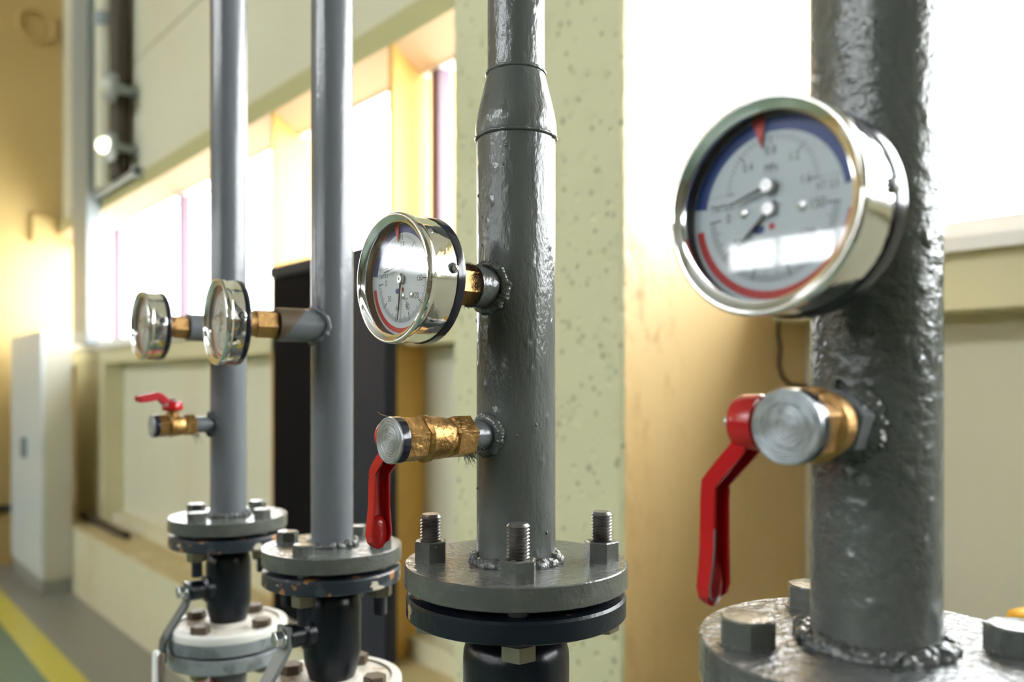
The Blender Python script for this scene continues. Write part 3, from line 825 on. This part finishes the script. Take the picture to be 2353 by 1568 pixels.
def ball_tap(k, label, s_cap, z, rcap, s_end, handle, body_m='brass', scale=1.0, grey_end=False):
    p = PIPES[k]
    t = thing('ball_tap', label, 'tap', (p['x'], YROW, EYE + z), 'small brass ball taps on the risers', TAPTURN[k])
    def P(prof, n=48): return MB().lathe(prof, n, OUT, cap=False)
    a, b = s_end, s_cap - .0075 * scale
    Ln = b - a; f = lambda u: a + Ln * u
    r = rcap * .93
    body = MB()
    body.lathe([(.010 * scale, f(.02)), (r * .84, f(.29)), (r * .86, f(.33)), (r * .97, f(.38)), (r * 1.0, f(.45)), (r * 1.01, f(.58)), (r * 1.03, f(.61)), (r * 1.10, f(.625)), (r * 1.11, f(.67)), (r * 1.03, f(.69)), (r * .87, f(.71)), (r * .92, b - .0005)], 56, OUT)
    h1 = body.build('body', body_m, t, 35)
    e = MB().hexp(r * 1.05, f(0), f(.30), OUT, ch=.12, rot=.26, bot=True); e.build('hexagon_end', 'paint_smooth' if grey_end else body_m, t, 25)
    e = MB().hexp(r * 1.07, f(.72), b, OUT, ch=.07, rot=.30, bot=True); e.build('hexagon_end', body_m, t, 25)
    MB().lathe([(rcap * .9, b - .0002), (rcap * 1.0, b), (rcap * 1.01, b + .0012), (rcap, s_cap - .0016 * scale)], 64, OUT, cap=False).build('plug_rim', 'black_rubber', t, 40)
    MB().lathe([(rcap * .999, s_cap - .0018 * scale), (rcap * .985, s_cap - .0003), (rcap * .95, s_cap), (rcap * .62, s_cap), (rcap * .60, s_cap - .00025), (rcap * .58, s_cap), (0, s_cap)], 96, OUT, cap=False).build('end_plug', 'plug', t, 20)
    return t, f, r

# tap on riser 3
def side_lever(t, yc, bend, drop, m, rim=None, kink=-.027):
    """stem towards -x, lever hanging down; yc = local y of the stem"""
    st = MB(); T = Tr(0, yc, 0) @ LEFT
    st.lathe([(.0085, .010), (.0085, .020), (.0060, .021), (.0060, .027)], 28, T); st.build('stem', 'brass', t, 35)
    hb = MB(); hb.lathe([(.0090, .0240), (.0128, .0250), (.0134, .0262), (.0134, .0345), (.0122, .0375), (.0095, .0388), (0, .0388)], 40, T); hb.build('handle_hub', m, t, 40)
    nt2 = MB(); nt2.hexp(.0050, .0385, .0420, T); nt2.lathe([(.0026, .041), (.0026, .0455), (0, .0458)], 16, T); nt2.build('handle_nut', 'zinc', t, 30)
    xk = -bend; zk = kink
    pts = [(-.0365, -.004, .0078, .9), (-.0385, -.010, .0075, 1.0), (xk + .004, zk + .003, .0068, 1.0), (xk, zk - .002, .0066, 1.0), (xk - .0008, zk - .012, .0066, 1.0), (xk - .001, drop + .030, .0070, 1.0),
           (xk - .001, drop + .020, .0080, .95), (xk - .0012, drop + .010, .0092, .9), (xk - .0008, drop + .004, .0078, .8), (xk + .0005, drop + .0010, .0050, .6), (xk + .002, drop, .0022, .4)]
    pts = resample(pts, .004)
    lv = lever_channel(t, [(q[0], q[1]) for q in pts], [(q[2], q[3]) for q in pts], .0085, .0016, m, side=1, rim=rim)
    lv.location = (0, yc, 0)
    # bulb that closes the channel at the tip
    b = MB(); b.lathe([(0, -.0125), (.0040, -.0110), (.0074, -.0060), (.0080, 0), (.0066, .0070), (.0035, .0110), (0, .0120)], 28, Tr(xk + .0022, 0, drop + .0115) @ Matrix.Diagonal((.42, 1, 1, 1)))
    b.build('lever_tip', m, lv, 60)
    return lv

t, f, r = ball_tap(3, 'brass tap on the centre riser, red lever hanging straight down', .1116, -.0384, .0156, .0455, None)
lv = side_lever(t, -.0870, .054, -.0815, 'red', kink=-.023)
# raised marks cast into the lever's channel
b = MB(); fr = random.Random(11)
for q in range(19):
    z = -.040 - .0017 * q
    b.box(-.0538, -.0530, -.0024, -.0024 + fr.uniform(.002, .0044), z, z + .0010)
    if q % 2: b.box(-.0538, -.0530, .0012, .0026, z, z + .0013)
b.build('cast_marks', 'red', lv, 0)
fm = MB(); fr = random.Random(5)
for q in range(60):
    a = fr.gauss(-1.35, .5); y = -.0455 + fr.gauss(0, .0012)
    p0 = Vector((.0125 * math.cos(a), y, .0125 * math.sin(a))); dr = Vector((math.cos(a) * .6 + fr.gauss(0, .5), fr.uniform(-.3, 1.0), math.sin(a) + fr.gauss(0, .4))).normalized()
    L_ = fr.uniform(.002, .009)
    fm.tube([p0, p0 + dr * L_ * .5, p0 + dr * L_ + Vector((0, fr.uniform(0, .002), -.001))], [.00022, .0002, .0001], 4)
for q in range(160):
    a = fr.uniform(0, 2 * PI); p0 = Vector((.0112 * math.cos(a), -.0455 + fr.gauss(0, .0008), .0112 * math.sin(a)))
    td = Vector((-math.sin(a), fr.gauss(0, .5), math.cos(a))) * .003
    fm.tube([p0, p0 + td * .5 + p0 * .02, p0 + td], [.0002, .0002, .0001], 4)
tag(fm.build('hemp_wrap', 'fibre_green', t, 0), None, kind='stuff')
MB().tube([(-.006, -.1035, .0152), (-.012, -.1055, .0155), (-.018, -.1065, .0165), (-.0205, -.1070, .0182)], [.00018, .00016, .00014, .0001], 5).build('hemp_strand', 'ledge_top', t, 0)

# tap on riser 4
t, f, r = ball_tap(4, 'brass tap nearest the camera, big round plug and cranked red lever', .0845, -.0192, .0166, .0330, None, grey_end=True)
side_lever(t, -.0600, .0555, -.0915, 'red', rim=(11, 30))

# tap on riser 1 (lever on top, pointing at the room)
t, f, r = ball_tap(1, 'small brass tap at far left with red lever on top', .092, -.052, .0132, .0420, None, scale=.9)
yc = -.068
st = MB(); T = Tr(0, yc, 0)
st.lathe([(.0075, .008), (.0075, .016), (.0055, .0165), (.0055, .0255)], 28, T); st.build('stem', 'brass', t, 35)
hb = MB(); hb.lathe([(.0085, .0175), (.0112, .0185), (.0115, .0195), (.0115, .0260), (.0100, .0285), (0, .0290)], 36, T); hb.build('handle_hub', 'red', t, 40)
MB().hexp(.0050, .0288, .0325, T).build('handle_nut', 'zinc', t, 30)
pts = resample([(-.002, .026, .0070, .8), (.004, .0285, .0068, 1), (.012, .0365, .0062, 1), (.017, .0385, .0062, 1), (.028, .0360, .0066, 1), (.036, .0345, .0070, .9), (.041, .0340, .0040, .6)], .004)
lv = lever_channel(t, [(q[0], q[1]) for q in pts], [(q[2], q[3]) for q in pts], -.0075, .0016, 'red_worn', side=1)
lv.location = (0, yc, 0); lv.rotation_euler = (0, 0, -PI / 2 - .12)
fm = MB(); fr = random.Random(9)
for q in range(14):
    p0 = Vector((fr.gauss(0, .003), -.040 + fr.gauss(0, .002), -.011)); dr = Vector((fr.gauss(0, .4), fr.gauss(-.2, .4), -1)).normalized()
    L_ = fr.uniform(.004, .014); fm.tube([p0, p0 + dr * L_ * .5, p0 + dr * L_ + Vector((fr.gauss(0, .002), 0, 0))], [.0003, .00025, .00015], 4)
tag(fm.build('hemp_wrap', 'fibre_green', t, 0), None, kind='stuff')

# ---------------- black flanged valves below, and the pipes they stand on
def under(k, label, plabel):
    p = PIPES[k]; zt = EYE + p['zf'] - p['th']          # underside of the top flange
    big = k >= 3
    t = thing('flanged_valve', label, 'valve', (p['x'], YROW, zt), 'dark flanged valves under the risers')
    R = p['R'] * .985
    g = .0052 if big else .0045
    MB().lathe([(0, 0), (R * .72, 0), (R * .72, -g), (0, -g)], 96, cap=False).build('gasket', 'dark_gap', t, 30)
    th = .0165 if big else .0150
    fl = MB().lathe([(R * .70, -g), (R * .74, -g), (R * .76, -g - .0006), (R * .98, -g - .0012), (R, -g - .0030), (R, -g - th + .001), (R - .001, -g - th), (0, -g - th)], 160, cap=False)
    fl.build('upper_flange', 'navy' if big else 'chipped', t, 35)
    zb = -g - th
    rb = .0395 if big else (.0283 if k == 2 else .0268)
    H = .20 if big else (.118 if k == 2 else .1175)
    # body: neck, rounded shoulder, cylinder, tapered foot
    hb = -H + (0)
    sh = .016 if big else .009
    pr = [(rb * .66, zb + .001), (rb * .66, zb - sh * .75), (rb * .74, zb - sh), (rb * .86, zb - sh - .0022), (rb * .95, zb - sh - .0065), (rb * .99, zb - sh - .012), (rb, zb - sh - .018), (rb, hb + .030), (rb * .96, hb + .018), (rb * .84, hb + .006), (rb * .80, hb + .002), (rb * .80, hb - .002)]
    MB().lathe(pr, 96, cap=False).build('body', 'navy_body', t, 50)
    # stem and lever towards the room
    zs = (-.246 if k == 2 else -.253) - p['zf'] + p['th'] if not big else -.125
    so = .052 if not big else .075
    sr = .0118 if not big else .016
    MB().lathe([(sr * 1.35, rb * .8), (sr * 1.35, rb + .003), (sr, rb + .006), (sr, so - .004), (sr * .9, so - .003)], 40, Tr(0, 0, zs) @ OUT).build('stem_housing', 'navy_body', t, 40)
    w = .0075 if not big else .010
    # bent flat bar
    def bar(pts, width, thick, m, name='lever'):
        b = MB(); vs = []; n = len(pts)
        for i, (x, y, z) in enumerate(pts):
            x0, y0, z0_ = pts[max(i - 1, 0)]; x1, y1, z1_ = pts[min(i + 1, n - 1)]
            tv = Vector((x1 - x0, y1 - y0, z1_ - z0_)).normalized()
            side = Vector((1, 0, 0)) if k != 2 else Vector((.9, .1, .2)).normalized()
            side = (side - tv * side.dot(tv)).normalized(); nn = tv.cross(side)
            for a, c_ in ((-1, -1), (1, -1), (1, 1), (-1, 1)): vs.append(Vector((x, y, z)) + side * a * width + nn * c_ * thick)
        fs = [(i * 4 + q, i * 4 + (q + 1) % 4, i * 4 + 4 + (q + 1) % 4, i * 4 + 4 + q) for i in range(n - 1) for q in range(4)]
        fs += [(3, 2, 1, 0), tuple(range(n * 4 - 4, n * 4))]
        b.add(vs, fs); o = b.build(name, m, t, 30)
        md = o.modifiers.new('bevel', 'BEVEL'); md.width = .0008; md.segments = 2; md.limit_method = 'ANGLE'
        return o
    y = -so
    if not big:
        pts = [(0, y + .001, zs + .011), (0, y + .001, zs - .010), (0, y - .002, zs - .017), (0, y - .022, zs - .046), (0, y - .0262, zs - .054), (0, y - .0272, zs - .062), (0, y - .0272, zs - .16)]
        if k == 1: pts[-1] = (0, y - .0272, zs - .078)
        bar(pts, .0085 if k == 1 else .0105, .0022, 'lever' if k == 1 else 'lever_grey')
    else:
        bar([(0, y + .001, zs + .014), (0, y + .001, zs - .012), (0, y - .024, zs - .05), (0, y - .026, zs - .06), (0, y - .026, zs - .22)], .0125, .0028, 'lever_grey')
    br = .0078 if not big else .010
    bb = MB(); T = Tr(0, 0, zs) @ OUT
    bb.lathe([(br * 1.22, so + .001), (br * 1.22, so + .0026), (br * .9, so + .0028)], 28, T); bb.hexp(br, so + .0026, so + .0100, T, ch=.1, rot=.2)
    bb.lathe([(br * .55, so + .0099), (br * .5, so + .0092), (0, so + .0092)], 20, T, cap=False)
    bb.build('lever_bolt', 'zinc', t, 30)
    # bottom flange of the valve
    RB = R * 1.02
    hb0 = hb
    MB().lathe([(0, hb0), (RB * .86, hb0), (RB * .875, hb0 - .0002), (RB * .875, hb0 - .0002)], 96, cap=False)
    MB().lathe([(rb * .6, hb0 + .003), (rb * .98, hb0 + .002), (rb * 1.05, hb0 - .001), (RB * .84, hb0 - .0014), (RB * .86, hb0 - .0040)], 128, cap=False).build('lower_flange_face', 'old_white', t, 30)
    MB().lathe([(RB * .84, hb0 - .0042), (RB * .86, hb0 + .0004), (RB * .985, hb0 - .0004), (RB, hb0 - .0022), (RB, hb0 - .0085)], 128, cap=False).build('rim_band', 'white_band', t, 35)
    MB().lathe([(RB, hb0 - .0085), (RB, hb0 - .0225), (RB - .001, hb0 - .0235), (RB * .3, hb0 - .0235)], 128, cap=False).build('lower_flange', 'old_grey', t, 35)
    for a in (160, 250, 340, 70):
        x, y2 = ring_pos(RB * .70, a)
        MB().hexp(.0115, hb0 - .001, hb0 + .0085, Tr(x, y2, 0), ch=.08, rot=.2).build('nut', 'dirty_nut', t, 30)
        MB().lathe([(.0045, hb0 - .001), (.0045, hb0 + .009)], 16, Tr(x, y2, 0)) 
    # ---- supply pipe below
    zb2 = zt + hb0 - .0235
    t2 = thing('supply_pipe', plabel, 'pipe', (p['x'], YROW, 0), 'flanged supply pipes rising from the floor')
    MB().lathe([(0, zb2 - .0035), (RB * .75, zb2 - .0035), (RB * .75, zb2), (0, zb2)], 64, cap=False).build('gasket', 'dark_gap', t2, 30)
    MB().lathe([(0, zb2 - .0205), (RB - .001, zb2 - .0205), (RB, zb2 - .0195), (RB, zb2 - .0045), (RB - .001, zb2 - .0035), (0, zb2 - .0035)], 128, cap=False).build('flange', 'old_grey', t2, 35)
    MB().lathe([(p['r'], 0), (p['r'], zb2 - .0205)], 64, cap=False).build('pipe', 'paint_smooth', t2, 60)
    for a in (160, 250, 340, 70):
        x, y2 = ring_pos(RB * .72, a)
        MB().hexp(.0105, zb2 - .031, zb2 - .0205, Tr(x, y2, 0), ch=.08, rot=.2).build('nut', 'nut_brass', t2, 30)
    if k == 1:
        MB().box(-.02, .02, -.012, .0, zb2 - .060, zb2 - .042, 0, Tr(.0, -p['r'] - .001, 0)).build('clip', 'dred', t2, 0)
    # base plate on the floor
    MB().lathe([(p['r'] * 2, 0), (p['r'] * 2, .008), (p['r'], .008)], 48, cap=False).build('base_plate', 'old_grey', t2, 30)
under(4, 'dark valve under the nearest riser, mostly below the photo', 'supply pipe under the nearest riser')
under(3, 'blue-black valve under the centre riser, chipped flange and rounded body', 'supply pipe under the centre riser')
under(2, 'blue-black valve with rusty chipped flange, second from left', 'supply pipe under the second riser from left')
under(1, 'blue-black valve farthest left with bent black lever', 'supply pipe under the farthest left riser, grey flange')

# thin white and brown pipes at lower left, in front of the first valve
def upright(label, x, y, z1, r, m, cat='pipe'):
    o = MB().lathe([(r, 0), (r, z1 - r * .4), (r * .6, z1)], 28, cap=True).build('thin_pipe', m, None, 50, (x, y, 0))
    return tag(o, label, cat)
def at(px, py, Z):
    u = (px - 1176) / 1850
    return Vector((Z * (.6613 * u - .7501), Z * (.7501 * u + .6613), EYE + (878 - py) / 1850 * Z))
q = at(358, 1496, .93); upright('thin white upright pipe at lower left beside the black lever', q.x, q.y, q.z, .0042, 'sill')
q = at(372, 1502, .93); upright('thin brown upright pipe between the white one and the valve', q.x, q.y, q.z, .0034, 'primer')

# ================================================================== BACKGROUND THINGS
# locker at far left, on the floor
t = thing('locker', 'tall pale grey locker against the yellow end wall', 'cabinet', (-7.36, 1.33, 0))
MB().box(-.59, .58, .022, .205, .12, 1.985).build('carcass', 'locker_side', t, 0)
MB().box(-.57, .56, .010, .200, 0, .12).build('plinth', 'plinth', t, 0)
for i in range(2):
    x0 = -.585 + i * .585
    dr = MB().box(x0 + .003, x0 + .579, 0, .021, .13, 1.98).build('door', 'locker', t, 0)
    MB().box(x0 + (.52 if i == 0 else .05), x0 + (.54 if i == 0 else .07), -.025, 0, 1.0, 1.16).build('handle', 'duct', dr, 0)

# dark cabinet standing on the ledge
t = thing('dark_cabinet', 'tall black cabinet standing on the ledge behind the second riser', 'cabinet', (-3.590, 1.66, .507))
m = MB(); m.box(0, .995, .008, .043, .02, 1.63); m.box(0, .84, .04, .125, .10, 1.235); m.box(0, .80, .04, .20, 1.425, 1.63)
m.build('carcass', 'slate', t, 0)
dr = MB().box(.02, .70, -.006, .008, .02, 1.575).build('door', 'black_cab', t, 0)
MB().box(.705, .99, -.006, .008, .02, 1.61).build('side_panel', 'slate', t, 0)
MB().box(0, .705, -.016, .008, 1.58, 1.63).build('top_rail', 'slate', t, 0)
MB().box(.62, .65, -.03, -.006, .75, .90).build('handle', 'slate', dr, 0)
MB().box(0, .995, .002, .043, 0, .02).box(0, .84, .04, .125, 0, .10).build('base', 'plinth', t, 0)

# blue-grey vertical duct in the corner
def upbox(name, label, cat, x0, x1, y0, y1, z0, z1, m):
    o = MB().box(0, x1 - x0, 0, y1 - y0, z0, z1).build(name, m, None, 0, (x0, y0, 0))
    return tag(o, label, cat)
upbox('vertical_duct', 'tall blue-grey duct rising in the far corner', 'duct', -7.25, -6.79, 1.64, 1.738, 1.90, ZC, 'duct')
t = thing('drain_pipe', 'pale round pipe beside the corner duct above the windows', 'pipe', (-6.52, 1.70, 3.04))
MB().lathe([(.07, 0), (.07, ZC - 3.04)], 32, cap=False).build('pipe', 'wall_upper', t, 60)
MB().lathe([(.085, 1.2), (.085, 1.3)], 32).build('coupling', 'duct', t, 30)
t = thing('drain_pipe', 'dark brown pipe on the upper wall, right of the corner lamps', 'pipe', (-6.155, 1.70, 3.04))
MB().lathe([(.07, 0), (.07, ZC - 3.04)], 32, cap=False).build('pipe', 'cable', t, 60)
def lampo(label, px, py, m):
    u = (px - 1176) / 1850; y = 1.60
    Z = y / (.7501 * u + .6613); x = Z * (.6613 * u - .7501); z = EYE + (878 - py) / 1850 * Z
    t = thing('bulkhead_lamp', label, 'lamp', (x, y, z))
    MB().lathe([(.10, 0), (.10, .04), (.08, .05)], 32, Tr(0, .029, 0) @ OUT).build('housing', 'duct', t, 40)
    MB().box(-.02, .02, .02, .1795, -.03, .03).build('bracket', 'duct', t, 0)
    MB().lathe([(.085, 0), (.08, .035), (.05, .06), (0, .07)], 32, Tr(0, -.012, 0) @ OUT @ Matrix.Diagonal((1, .6, 1, 1)), cap=False).build('lamp_glass', m, t, 60)
lampo('glowing oval lamp above the far end of the windows', 250, 336, 'lamp')
lampo('dim oval lamp directly above the glowing one', 252, 200, 'lamp_off')
# conduit just above the lintel
t = thing('lintel_conduit', 'thin grey conduit running along the lintel at far left', 'conduit', (-7.5, 1.70, 3.0))
MB().tube([(0, 0, .03), (1.72, 0, .03)], .022, 16).build('tube', 'duct', t, 60)
MB().box(1.66, 1.72, -.02, .045, .0, .07).build('bracket', 'duct', t, 0)
# pipes along the wall behind the locker
o = MB().tube([(0, 0, 0), (0, -3.0, 0)], .03, 16).build('wall_pipe', 'hazard_black', None, 60, (XL + .035, 1.6, .50)); tag(o, 'black pipe running low along the yellow end wall', 'pipe')
t = thing('ledge_hose', 'dark hose lying on the ledge right of the locker', 'hose', (-6.9, 1.66, .507))
MB().tube([(-.25, .03, .03), (0, 0, .026), (.3, .03, .026), (.7, .02, .026), (.95, .03, .026)], .025, 14).build('hose', 'cable', t, 60)
# small things on the end wall
tag(MB().box(0, .05, -.09, .09, -.12, .12).build('junction_box', 'wall_warm', None, 0, (XL, 1.62, 2.96)), 'small cream box on the end wall near the window corner', 'box')
t = thing('wall_ring', 'round ring bracket high on the yellow end wall', 'bracket', (XL + .03, 1.56, 4.78))
lumpy_ring(.14, .02, 60, amp=0, T=Matrix.Rotation(PI / 2, 4, 'Y')).build('ring', 'wall_warm', t, 60)
# cable on the column side
def colside(px, py, y=None):
    # point on plane x = -1.0264
    u = (px - 1176) / 1850; k = (.6613 * u - .7501); Z = -1.0264 / k
    return Vector((-1.022, Z * (.7501 * u + .6613), EYE + (878 - py) / 1850 * Z))
pts = [colside(x, y) for x, y in ((1786, 560), (1786, 700), (1785, 770), (1790, 800), (1787, 840), (1795, 868), (1812, 884), (1850, 888), (1900, 888), (1940, 890))]
o = MB().tube([q - pts[0] for q in pts], .0042, 10).build('hanging_cable', 'cable', None, 60, tuple(pts[0])); tag(o, 'dark cable hanging down the column side behind the nearest gauge', 'cable')
# hazard post at the right edge
q = at(2372, 1400, .95)
t = thing('hazard_post', 'yellow and black striped post, only its tip showing at right edge', 'post', (q.x, q.y, 0))
MB().lathe([(.030, 0), (.030, q.z - .02), (.024, q.z - .006), (.010, q.z), (0, q.z)], 32).build('post', 'yellow', t, 50)
b = MB(); vs = []; n = 40
for i in range(n + 1):
    a = -2.6 + 3.6 * i / n; z = q.z - .030 + .035 * i / n
    for dz in (0, .022): vs.append((.0306 * math.cos(a), .0306 * math.sin(a), min(z + dz - .02, q.z - .018)))
b.add(vs, [(2 * i, 2 * i + 1, 2 * i + 3, 2 * i + 2) for i in range(n)]); b.build('black_stripe', 'hazard_black', t, 60)
